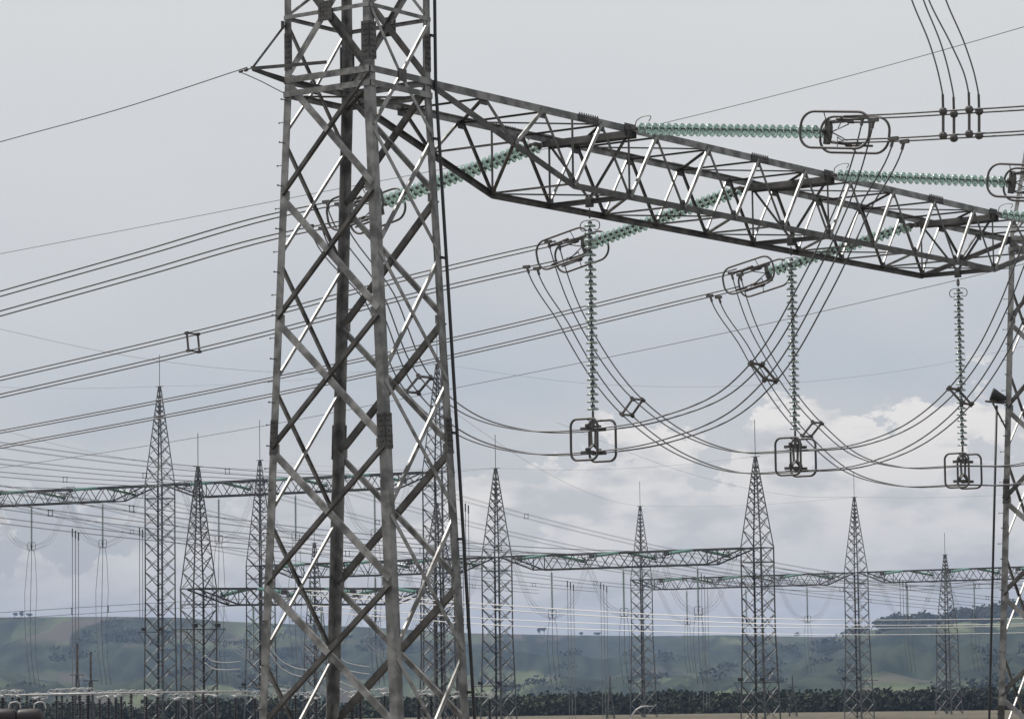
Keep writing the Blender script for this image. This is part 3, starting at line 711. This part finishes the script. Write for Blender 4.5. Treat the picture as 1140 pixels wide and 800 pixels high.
def bg_span(label, P0, P1, zb, gname, gshort, dx0=1.0, dx1=1.0, fr=(.22, .5, .78), far=95, near=95, farsag=2.5, fardz=-1.5, nearsag=2.0, neardz=2.0, susp=True, tens=True, drop=True, depth=1.45, ww=1.0, farend=None, strl=4.5, dropz=4.5, nearq=True, farq=True):
    P0 = Vector((P0.x, P0.y, zb)); P1 = Vector((P1.x, P1.y, zb)); e = (P1-P0).normalized(); f = Vector((-e.y, e.x, 0)); L = (P1-P0).length
    if f.y < 0: f = -f                                   # f points away from the camera
    T = thing('distant_gantry_beam', P0.lerp(P1, .5), label, 'gantry beam', 'distant gantry beams')
    a0 = dx0; a1 = L-dx1; t0 = a0+4.2; t1 = a1-4.2
    def bz(p): return lerp(zb-.05, zb-depth, (p-a0)/(t0-a0)) if p < t0 else (lerp(zb-depth, zb-.05, (p-t1)/(a1-t1)) if p > t1 else zb-depth)
    npan = max(6, int((t1-t0)/2.15)); bnod = [t0+(t1-t0)*i/npan for i in range(npan+1)]; bl = [lerp(a0, t0, .55)]+bnod+[lerp(t1, a1, .45)]
    tnod = [lerp(a0, t0, .3), lerp(a0, t0, .8)]+[(bnod[i]+bnod[i+1])/2 for i in range(npan)]+[lerp(t1, a1, .2), lerp(t1, a1, .7)]
    def V(p, s, z): q = P0+e*p+f*(s*ww); q.z = z; return q
    for s in (-1, 1):
        m = MB(); m.angle(V(a0, s, zb), V(a1, s, zb), f*s, .17, .03, .02); m.build('chord', FARST, T)
        m = MB()
        for u, v in ((a0, t0), (t0, t1), (t1, a1)): m.angle(V(u, s, bz(u)), V(v, s, bz(v)), f*s, .15, .03, .02)
        m.build('chord', FARST, T)
        m = MB()
        for p in tnod:
            lo = [q for q in bl if q < p]; hi = [q for q in bl if q > p]
            if lo: m.angle(V(lo[-1], s, bz(lo[-1])), V(p, s, zb), f*s, .08, .015, .05)
            if hi: m.angle(V(p, s, zb), V(hi[0], s, bz(hi[0])), f*s, .08, .015, 0)
        for q in (t0, t1): m.angle(V(q, s, bz(q)), V(q, s, zb), f*s, .09, .015, -.02)
        m.build('lattice_side', FARST, T)
    for top in (0, 1):
        m = MB(); ns = tnod if top else bl; g = 1
        for i, p in enumerate(ns):
            za = zb if top else bz(p); m.angle(V(p, -1, za), V(p, 1, za), Z, .07, .015, .0)
            if i+1 < len(ns): zc = zb if top else bz(ns[i+1]); m.angle(V(p, -g, za), V(ns[i+1], g, zc), Z, .07, .015, .02); g = -g
        m.build('lattice_plan', FARST, T)
    for i, q in enumerate(fr):
        p = lerp(0, L, q); c = V(p, 0, zb-depth); od = ('left', 'middle', 'right')[i]
        sb = c-Z*(strl+.35)
        if susp:
            m = MB(); m.tube([c, c-Z*.3], .03, 5); ribbed(m, c-Z*.3, c-Z*(strl-.1), .15, 24, 7)
            S = m.build('suspension_insulator_string', FGLASSG, smooth=False); tag(S, 'thin %s insulator string hanging under %s' % (od, gname), 'insulator string', 'hanging strings under distant beams')
            m = MB()
            for o_ in (-.22, .22): m.tube(racetrack(sb+Z*.35+e*o_, f, Z, .75, .8, .15, 3), .03, 5, True)
            m.bar(sb+Z*.75, sb, .12, .1); m.build('yoke', FARST, S)
        nd = fd = None
        if tens:
            for s, nm in ((-1, 'near'), (1, 'far')):
                A = V(p, s, zb); d = f*s-Z*.10; d.normalize(); B = A+d*4.5; m = MB()
                for o_ in (-.2, .2): ribbed(m, A+d*.2+e*o_, B+e*o_, .15, 22, 7)
                S = m.build('tension_insulator_string', FGLASS); tag(S, 'green %s string on the %s side of %s' % (od, nm, gname), 'insulator string', 'tension strings on distant beams')
                m = MB()
                for o_ in (-.35, .35): m.tube(racetrack(B+d*.4+e*o_, d, Z, 1.5, .7, .25, 3), .035, 5, True)
                m.bar(B-e*.3, B+e*.3, .1, .4); m.build('corona_ring', FARST, S)
                J0 = B+d*1.0
                # jumper to the hanging string
                if susp:
                    mid = J0.lerp(sb, .5); mid.z = lerp(J0.z, sb.z, .78)-.1
                    bundle('%s slack jumpers on the %s side of %s' % (od, nm, gshort), [J0, lerp_v(J0, mid, .45, -.35), mid, sb], e, r=.016, mt=ALUF, seg=4, n=5, group='distant jumper wires', name='jumper_wires', rb=.22, rv=Z)
                ln = near if nm == 'near' else far; q_ = nearq if nm == 'near' else farq
                if ln and q_:
                    dz, sg = (neardz, nearsag) if nm == 'near' else (fardz, farsag)
                    E = J0+f*s*ln+Z*dz
                    if nm == 'far' and farend is not None: E = farend[i]
                    pts = [J0.lerp(E, t_)-Z*(4*sg*t_*(1-t_)) for t_ in (0, .15, .3, .5, .7, .85, 1)]
                    sp_ = [J0.lerp(E, t_)-Z*(4*sg*t_*(1-t_)) for t_ in (.2, .55, .85)]
                    bundle('%s four-wire line on the %s side of %s' % (od, nm, gshort), pts, e, r=.017, mt=ALUF, seg=4, n=3, spacers=sp_, group='distant four-wire lines', rb=.23, rv=Z)
        if drop:
            Dp = thing('dropper_wires', sb, 'vertical wires under the %s string of %s' % (od, gshort), 'cable', 'distant dropper wires')
            for o_ in (-1, 0, 1):
                m = MB(); m.tube(catmull([sb+e*(.3*o_), sb+e*(.55*o_)-Z*1.2, Vector(((sb+e*(.6*o_)).x, (sb+e*(.6*o_)).y, dropz+3)), Vector(((sb+e*(.6*o_)+f*.6).x, (sb+e*(.6*o_)+f*.6).y, dropz))], 3), .03, 4); m.build('wire', ALUF, Dp, smooth=True)
    return T
def lerp_v(a, b, t, dz): q = a.lerp(b, t); q.z += dz; return q
# gantry A (tall, upper left)
ZA = 26.0
A1 = atz(178, 540, ZA); A2 = atz(488, 525, ZA); A0 = A1-(A2-A1)
angA = math.atan2((A2-A1).y, (A2-A1).x)
def ztop(P, px, py):                                       # height at which the vertical through P crosses the pixel row
    D = (Vector((P.x, P.y, 0))-CP).dot(FW); q = at(px, py, D); z = q.z
    for _ in range(3):
        D = (Vector((P.x, P.y, z))-CP).dot(FW); z = at(px, py, D).z
    return z
bg_column('tall distant lattice tower furthest left, a lightning rod on its peak', A1, ZA, 1.17, ztop(A1, 177, 430), 3.4, angA, zplat=ztop(A1, 178, 703), flare=1.12)
bg_column('tall distant lattice tower seen through the right side of the big near tower', A2, ZA, 1.2, ztop(A2, 487, 405), 3.2, angA, zplat=ztop(A2, 490, 695), flare=1.15)
# gantry B
ZBB = 17.6
B0 = atz(290, 629.5, ZBB); B1 = atz(553, 620, ZBB); B2 = atz(843, 609.5, ZBB); angB = math.atan2((B2-B0).y, (B2-B0).x)
bg_column('distant lattice tower mostly hidden behind the left leg of the big near tower', B0, ZBB, 1.15, ztop(B0, 291, 512), 4.4, angB, zplat=ztop(B0, 290, 764))
bg_column('distant lattice tower just right of the big near tower', B1, ZBB, 1.15, ztop(B1, 552, 521), 3.5, angB, zplat=ztop(B1, 553, 763))
bg_column('distant lattice tower at the right end of the middle beam, under the near beam', B2, ZBB, 1.2, ztop(B2, 841, 508), 3.6, angB, zplat=ztop(B2, 843, 759))
# gantry C
C1 = atz(714, 645, ZBB); C2 = atz(953, 637, ZBB); C3 = C2+(C2-C1); angC = math.atan2((C2-C1).y, (C2-C1).x)
bg_column('distant lattice tower with a rod, between the middle beam and the rear beam', C1, ZBB, 1.1, ztop(C1, 713, 563), 3.4, angC, zplat=ztop(C1, 714, 760))
bg_column('distant lattice tower carrying the rear beam, left of the hilltop wood', C2, ZBB, 1.15, ztop(C2, 952, 553), 3.4, angC, zplat=ztop(C2, 953, 757))
# low gantry D
ZD = 13.9
D1 = atz(221, 655, ZD); D2 = atz(487, 655, ZD); angD = math.atan2((D2-D1).y, (D2-D1).x)
bg_column('broad pointed lattice tower standing second from the left', D1, ZD, 1.22, ztop(D1, 220, 519), 3.0, angD, zplat=ztop(D1, 222, 700), flare=1.08)
bg_column('lower distant lattice tower overlapping the tall one seen through the near tower', D2, ZD, 1.2, ztop(D2, 487, 560), 2, angD)
S1 = at(350, 604, 400); S2 = at(1052, 617, 430)
bg_column('slim pointed lattice tower seen between the legs of the big near tower', S1, 9.0, 1.05, S1.z, 1.5, angB, topw=.15)
bg_column('slim pointed lattice tower in front of the hilltop wood at far right', S2, 9.5, 1.1, S2.z, 3.0, angC, topw=.15)
for (x_, y_, lab) in ((679, 752, 'small lattice mast poking up right of centre near the bottom edge'), (882, 752, 'small lattice mast between the two towers at lower right'), (86, 716, 'slim brownish mast at lower left behind the switchgear, the left one'), (101, 725, 'slim brownish mast at lower left behind the switchgear, the right one')):
    q = at(x_, y_, 430 if x_ > 300 else 300); m_ = thing('lattice_mast', Vector((q.x, q.y, -1.5)), lab, 'mast', 'small masts')
    m = MB(); b = Vector((q.x, q.y, -1.5)); n_ = 8
    for a in range(4):
        t_ = a*math.pi/2+.6; dd = Vector((math.cos(t_), math.sin(t_), 0)); de = Vector((math.cos(t_+math.pi/2), math.sin(t_+math.pi/2), 0))
        hh = q.z*.72-.4; m.bar(b+dd*.75, Vector((q.x, q.y, hh))+dd*.12, .09)
        for i in range(n_):
            u0, u1 = i/n_, (i+1)/n_
            pA = (b+dd*.75).lerp(Vector((q.x, q.y, hh))+dd*.12, u0); pB = (b+de*.75).lerp(Vector((q.x, q.y, hh))+de*.12, u1); m.bar(pA, pB, .045)
    m.build('mast', FARST, m_)
    m = MB(); m.tube([Vector((q.x, q.y, hh)), q], .10, 6); m.build('pole', STEELD, m_)
    m = MB(); m.bar(Vector((q.x-.7, q.y, hh)), Vector((q.x+.7, q.y, hh)), .08); m.build('cross_arm', FARST, m_)
# beams
bg_span('tall distant lattice beam running off the left edge', A0, A1, ZA, 'the tall beam at the left edge', 'the tall beam at the left edge', 1.2, 1.2, near=60, far=120, farsag=1.5, fardz=-9, neardz=2.5, nearsag=1, dropz=5)
bg_span('tall distant lattice beam between the leftmost tower and the big near tower', A1, A2, ZA, 'the tall beam behind the near tower', 'the tall beam behind the near tower', 1.2, 1.2, near=95, far=120, farsag=1.5, fardz=-9, neardz=4, nearsag=1.5, dropz=5)
eB = (B2-B1).normalized(); fB = Vector((-eB.y, eB.x, 0)); eC = (C2-C1).normalized(); fC = Vector((-eC.y, eC.x, 0))
bg_span('distant lattice beam crossing behind the legs of the big near tower', B0, B1, ZBB, 'the beam behind the near tower legs', 'the beam behind the near tower legs', 1.2, 1.2, near=0, far=0, farsag=2, fardz=-1, neardz=4, nearsag=2.2)
bg_span('middle distant lattice beam right of the big near tower', B1, B2, ZBB, 'the middle distant beam', 'the middle distant beam', 1.2, 1.0, near=130, far=90, farsag=2, fardz=-1, neardz=8, nearsag=2.2)
bg_span('rear lattice beam between the two furthest right towers with rods', C1, C2, ZBB, 'the rear beam right of centre', 'the rear beam right of centre', -1.0, 1.1, near=0, far=180, farsag=2, fardz=-6)
bg_span('rear lattice beam running off the right edge above the hilltop wood', C2, C3, ZBB, 'the rear beam at the right edge', 'the rear beam at the right edge', 1.1, 1.1, near=0, far=180, farsag=2, fardz=-6)
bg_span('low lattice beam between the broad pointed tower and the big near tower', D1, D2, ZD, 'the low beam at left', 'the low beam at left', -.6, 1.0, near=0, far=0, farsag=2.4, fardz=-1.5, drop=False)
# peak-to-peak shield wires in the distance
def sagw(A, B, s, label, r=.012): wire(label, [A.lerp(B, t_)-Z*(4*s*t_*(1-t_)) for t_ in (0, .25, .5, .75, 1)], r, ALUF, 'faint wires between distant tower peaks', 5)
pk = lambda P, x, y: Vector((P.x, P.y, ztop(P, x, y)))
pA1 = pk(A1, 177, 430); pA2 = pk(A2, 487, 405); pB0 = pk(B0, 291, 512); pB1 = pk(B1, 552, 521); pB2 = pk(B2, 841, 508); pC1 = pk(C1, 713, 563); pC2 = pk(C2, 952, 553); pD1 = pk(D1, 220, 519)
sagw(at(-60, 428, 335), pA1, .3, 'faint wire from the left edge to the peak of the leftmost tower')
sagw(pA1, pA2, .5, 'faint wire from the leftmost tower peak to the tall one behind the near tower')
sagw(at(-50, 355, 200), pA2, 2.0, 'faint wire descending from the left edge, above the leftmost tower')
sagw(pD1, at(480, 522, 300), .3, 'faint wire right from the peak of the broad pointed tower')
sagw(pB0, pB1, .5, 'faint wire behind the legs of the near tower to the peak right of it')
sagw(pB1, pB2, .6, 'faint wire between the two peaks of the middle distant beam')
sagw(at(500, 455, 220), pC1, 1.5, 'faint wire sloping down to the peak between middle and rear beam')
sagw(pC1, pC2, .5, 'faint wire between the two peaks of the rear beam')
sagw(pC2, at(1200, 545, 385), .4, 'faint wire from the rear tower peak to the right edge')
sagw(pA2, at(1200, 372, 290), 3.5, 'faint nearly level wire crossing the whole right half of the sky')
sagw(at(-60, 462, 300), pB1, 3, 'faint wire sloping down from the left edge to the peak right of the near tower')
sagw(at(620, 470, 260), pC2, 2, 'faint wire sloping down to the rear tower peak at right')
bundle('nearly level four-wire line just above the hills at left', [at(-60, 689, 330), at(80, 680, 335), at(200, 673, 340), at(330, 668, 345)], Vector((0, 1, 0)), r=.022, mt=ALUF, seg=4, n=3, spacers=[at(60, 681, 334), at(137, 677, 337)], group='distant four-wire lines', rb=.35, rv=Z)
# bright sunlit low lines at right
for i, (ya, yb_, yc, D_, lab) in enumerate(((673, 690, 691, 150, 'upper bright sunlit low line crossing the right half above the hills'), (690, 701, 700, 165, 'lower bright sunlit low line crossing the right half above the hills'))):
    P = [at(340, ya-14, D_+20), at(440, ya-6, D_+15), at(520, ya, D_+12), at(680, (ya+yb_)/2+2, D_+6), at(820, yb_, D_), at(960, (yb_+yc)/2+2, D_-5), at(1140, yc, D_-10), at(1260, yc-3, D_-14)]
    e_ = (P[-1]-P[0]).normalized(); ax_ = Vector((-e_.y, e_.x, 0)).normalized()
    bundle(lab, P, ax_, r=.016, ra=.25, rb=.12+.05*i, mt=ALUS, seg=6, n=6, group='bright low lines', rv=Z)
# thin droppers reaching from the lines to the ground, centre and left
for i, (x_, ya, yb_, D_, lab) in enumerate(((84, 590, 772, 300, 'three thin vertical wires left of the leftmost tower'), (157, 588, 690, 300, 'pair of thin vertical wires just left of the leftmost tower'),
        (635, 648, 800, 380, 'thin vertical wires between the two centre towers, left group'), (672, 650, 800, 390, 'thin vertical wires between the two centre towers, right group'), (518, 560, 700, 300, 'thin vertical wires just right of the big near tower'), (784, 640, 790, 400, 'thin vertical wires between the rear and middle beam ends'), (1005, 645, 690, 390, 'thin vertical wires under the rear beam at right'))):
    T = thing('dropper_wires', at(x_, ya, D_), lab, 'cable', 'distant dropper wires')
    for j in ((-1, 0, 1) if i != 1 else (-.5, .5)):
        m = MB(); q = at(x_+3.4*j, ya+2*j, D_); z_end = max(-1, at(x_, yb_, D_).z); m.tube([q, Vector((q.x, q.y, (q.z+z_end)/2)), Vector((q.x, q.y, z_end))], .032, 4); m.build('wire', ALUF, T)
        m = MB(); m.tube([q, q-Z*.8], .07, 5); m.build('clamp', FARST, T)
# ================================================================== SWITCHGEAR, lower left
def post(T, x_, ytop, D_, r=.11, zsup=2.6):
    q = at(x_, ytop, D_); b = Vector((q.x, q.y, zsup))
    m = MB(); ribbed(m, b, q, r, 14, 10); m.build('insulator_post', PORC, T)
    m = MB(); m.bar(Vector((q.x, q.y, -1.5)), b, .22, .22); m.build('support', FARST, T)
    return q
def switch(xs, ytop, D_, label, tall=0, arm=1):
    q0 = at(xs[0], ytop, D_); T = thing('disconnector_switch', Vector((q0.x, q0.y, -1.5)), label, 'disconnector switch', 'disconnector switches in the switchyard')
    tops = [post(T, x_, ytop+random.uniform(-.8, 1.2), D_+random.uniform(-3, 3), random.choice((.15, .19, .25))) for x_ in xs]
    for i, q in enumerate(tops):
        m = MB(); m.bar(q, q+Z*.16, .34, .3); m.bar(q+Z*.16-Vector((.35, 0, 0)), q+Z*.16+Vector((.35, 0, 0)), .09, .09)
        m.tube(racetrack(q+Z*.30, Vector((1, 0, 0)), Z, .56, .34, .15, 5), .030, 6, True)
        m.tube(racetrack(q+Z*.34+Vector((.1, .4, 0)), Vector((.8, .6, 0)), Z, .62, .40, .18, 5), .035, 6, True)
        m.tube(catmull([q+Z*.2, q+Vector((-.35, 0, .5)), q+Vector((-.65, .1, .38)), q+Vector((-.8, .2, .0))], 4), .03, 5)
        m.build('terminal', ALUB, T, smooth=True)
        if arm and i % 2 == 0:
            m = MB(); d = random.uniform(.4, 1.1)*random.choice((-1, 1)); m.tube([q+Z*.2, q+Vector((d, .3, random.uniform(.2, .75)))], .04, 6); m.build('contact_arm', ALUB, T, smooth=True)
    if len(tops) > 1: m = MB(); m.tube([tops[0]+Z*.2, tops[-1]+Z*.2], .045, 6); m.build('blade', ALUB, T, smooth=True)
locs = ['at the far left edge', 'second from the left edge', 'left of the leftmost tower masts', 'below the two brownish masts', 'just right of the brownish masts', 'left of the leftmost distant tower', 'under the leftmost distant tower', 'between the leftmost tower and the broad pointed tower', 'under the broad pointed tower', 'beside the left leg of the big near tower', 'seen just right of the near tower left leg', 'seen left of the near tower rear leg', 'seen between the near tower rear and front legs', 'seen just right of the near tower front leg', 'seen left of the near tower right leg', 'just right of the big near tower']
sets = [((3, 14, 21), 776), ((40, 47), 779), ((63, 69), 774), ((81, 89, 98), 773), ((111, 121), 777), ((129, 135, 146), 775), ((163, 175), 775), ((196, 210), 778), ((226, 240), 775), ((262, 284), 776), ((314, 329), 774), ((343, 352), 778), ((392, 401), 776), ((428, 436), 774), ((466, 480), 775), ((507, 545), 777)]
for i, ((xs, yt), lc) in enumerate(zip(sets, locs)):
    switch(xs, yt, 232+(i % 3)*9, 'disconnector switch on dark ribbed posts %s' % lc)
bus = thing('tubular_busbar', at(25, 772, 226), 'long pale horizontal tube above the switchgear at lower left', 'busbar')
m = MB(); m.tube([at(20, 773, 226), at(150, 770.5, 228), at(281, 769, 230)], .055, 8); m.build('tube', ALUB, bus, smooth=True)
for x_, y_ in ((30, 779), (146, 777), (226, 777)):
    q = at(x_, y_, 228); m = MB(); ribbed(m, Vector((q.x, q.y, 2.6)), q, .13, 12, 10); m.build('insulator_post', PORC, bus)
    m = MB(); m.bar(Vector((q.x, q.y, -1.5)), Vector((q.x, q.y, 2.6)), .25); m.build('support', FARST, bus)
    m = MB(); m.bar(q, q+Z*.35, .2, .2); m.build('bus_clamp', FARST, bus)
for x_, lab in ((5, 'dark rounded equipment tank in the bottom left corner'), (33, 'dark rounded equipment tank just right of the corner one')):
    q = at(x_, 796, 150); T = thing('equipment_tank', Vector((q.x, q.y, 0)), lab, 'equipment tank', 'dark tanks in the bottom left corner')
    m = MB(); m.lathe(q-Vector((.62, 0, 0)), Vector((1, 0, 0)), [(0, 0), (.22, .01), (.30, .08), (.33, .2), (.33, 1.0), (.30, 1.12), (.22, 1.2), (0, 1.22)], 16); m.build('tank', mat('dark_red_brown_paint', (.025, .016, .016), .5), T, smooth=True)
    m = MB()
    for dx in (-.35, .35): m.bar(Vector((q.x+dx, q.y, -1.2)), q+Vector((dx, 0, -.2)), .12)
    m.build('support', FARST, T)
    m = MB(); m.tube(catmull([q+Vector((.2, 0, .3)), q+Vector((.25, 0, .55)), q+Vector((.7, 0, .6)), q+Vector((.78, 0, .3))], 4), .04, 6); m.build('pipe', ALUB, T, smooth=True)
# bright slack jumper cables in the switchyard behind the near tower
for i, (L, lab) in enumerate((([(228, 733), (236, 739), (248, 741), (268, 740)], 'short bright slack cable left of the near tower'), ([(300, 722), (312, 738), (326, 746), (345, 750)], 'bright slack cable hanging between the near tower left and rear legs'),
        ([(290, 745), (298, 762), (310, 770), (330, 772)], 'bright slack cable low beside the near tower left leg'), ([(372, 728), (384, 740), (398, 744), (412, 746)], 'bright slack cable between the near tower rear and front legs'), ([(378, 762), (392, 768), (410, 771), (430, 770)], 'low bright cable in front of the near tower rear leg'))):
    P = [at(x_, y_, 240) for x_, y_ in L]; bundle(lab, P, Vector((0, 1, 0)), r=.035, ra=.3, rb=.28, mt=ALUB, seg=5, n=5, group='bright slack switchyard cables', rv=Z)
# lamp post with a curved head near right-of-centre tower
q = at(703, 800, 330); T = thing('street_lamp', Vector((q.x, q.y, -1.5)), 'curved pale street lamp below the tower right of centre', 'street lamp')
m = MB(); b = Vector((q.x, q.y, -1.5)); m.tube(catmull([b, at(703, 797, 330), at(709, 789, 330), at(716, 786, 330), at(722, 785.5, 330)], 5), .09, 6); m.build('pole', ALUB, T, smooth=True)
m = MB(); h = at(722, 785.5, 330); m.bar(h-Vector((.2, 0, .05)), h+Vector((.5, 0, .03)), .22, .12); m.build('lamp_head', ALUB, T)
# ================================================================== WOODS AND TREES
LEAF = mat('dark_foliage', (.014, .021, .013), .95, scale=.05, c2=(.034, .046, .024))
TRUNK = mat('bark', (.09, .075, .06), .9)
def clumps(m, c, rx, rz, n, s):
    for _ in range(n):
        u = random.random()*6.283; v = random.uniform(-1, 1); k = random.random()**.4; w_ = math.sqrt(1-v*v)
        p = c+Vector((rx*k*w_*math.cos(u), rx*k*w_*math.sin(u), rz*k*v))
        for _k in range(2):
            a = Vector((random.gauss(0, 1), random.gauss(0, 1), random.gauss(0, 1))).normalized(); b = a.orthogonal().normalized(); q = s*random.uniform(.6, 1.3); c2 = a.cross(b)
            i0 = len(m.v); m.v += [tuple(p-b*q), tuple(p+c2*q*.8), tuple(p+b*q), tuple(p-c2*q*.8)]; m.f.append((i0, i0+1, i0+2, i0+3)); m.mi.append(0)
def gz(u, D): a = math.atan((u-570)/F); x = D*math.sin(a); y = D*math.cos(a); return Vector((x, y, ground_h(u, D, x, y)))
m = MB()
for i in range(3600):
    D_ = random.uniform(500, 590); u = random.uniform(-60, 1220); g = gz(u, D_); h = 8-(49+random.uniform(-2.5, 3.5)+3*mn.noise(Vector((u/60, 3, 3))))*D_/F-g.z
    if mn.noise(Vector((u/28, D_/30, 1))) < (-.12 if u > 560 else .12): h *= .72
    clumps(m, g+Z*h*.60, 3.0, h*.42, 44, .36)
    
tag(m.build('woodland', LEAF), 'dark band of low woodland behind the brown field', 'woodland', kind='stuff')
m = MB()
for i in range(420):
    u = random.uniform(972, 1240); D_ = random.uniform(2380, 2700); g = gz(u, D_)
    dens = ss(972, 1000, u)*(0.35 if 1028 < u < 1046 else 1); h = random.uniform(7, 13)*lerp(.7, 1, dens)
    clumps(m, g+Z*h*.55, 5.5, h*.5, 30, 1.5)
tag(m.build('hilltop_wood', LEAF), 'dark wood along the top of the right hill', 'woodland', kind='stuff')
m = MB()
for i in range(330):
    if i < 100: u = random.uniform(-120, 560)
    else: u = random.uniform(-120, 1300)
    D_ = random.uniform(1300, 2700); g = gz(u, D_)
    if mn.noise(Vector((g.x/300, g.y/300, 7))) < 0: continue
    for _ in range(5):
        g2 = gz(u+random.uniform(-9, 9), D_+random.uniform(-60, 60)); h = random.uniform(3, 7); clumps(m, g2+Z*h*.42, 8, h*.5, 30, .9)
tag(m.build('scattered_woods', LEAF), 'scattered woods and thickets on the hillsides', 'woodland', kind='stuff')
def tree(u, D_, h, w_, label):
    g = gz(u, D_); T = thing('tree', g, label, 'tree', 'single trees on the skyline')
    m = MB(); m.prism(g-Z*.5, g+Z*h*.5, [(-.35, -.35), (.35, -.35), (.35, .35), (-.35, .35)], Vector((1, 0, 0)), Vector((0, 1, 0)))
    for k in range(4):
        t_ = k*1.6; m.bar(g+Z*h*.35, g+Z*h*.62+Vector((math.cos(t_), math.sin(t_), 0))*w_*.25, .25)
    m.build('trunk', TRUNK, T)
    m = MB()
    for k in range(5): clumps(m, g+Z*h*random.uniform(.45, .85)+Vector((random.uniform(-1, 1)*w_*.28, random.uniform(-1, 1)*w_*.28, 0)), w_*.26, h*.18, 60, .8)
    m.build('crown', LEAF, T)
for u, h, w_, lab in ((596.5, 9, 7, 'round tree on the skyline right of the near tower, the left one of two'), (601.5, 10, 7, 'round tree on the skyline right of the near tower, the right one of two'), (643, 4, 6, 'low bush on the skyline under the middle beam'), (882, 5, 8, 'low tree on the skyline left of the wooded right hill'), (660, 3.5, 9, 'flat bush on the skyline right of the two round trees'),
        (14, 6, 9, 'tree on the skyline at the far left edge'), (22, 7, 8, 'second tree on the skyline from the left edge'), (30, 5, 8, 'third small tree on the skyline from the left edge'), (325, 8, 10, 'tree on the skyline seen through the big near tower, upper one')):
    tree(u, 3880, h, w_, lab)
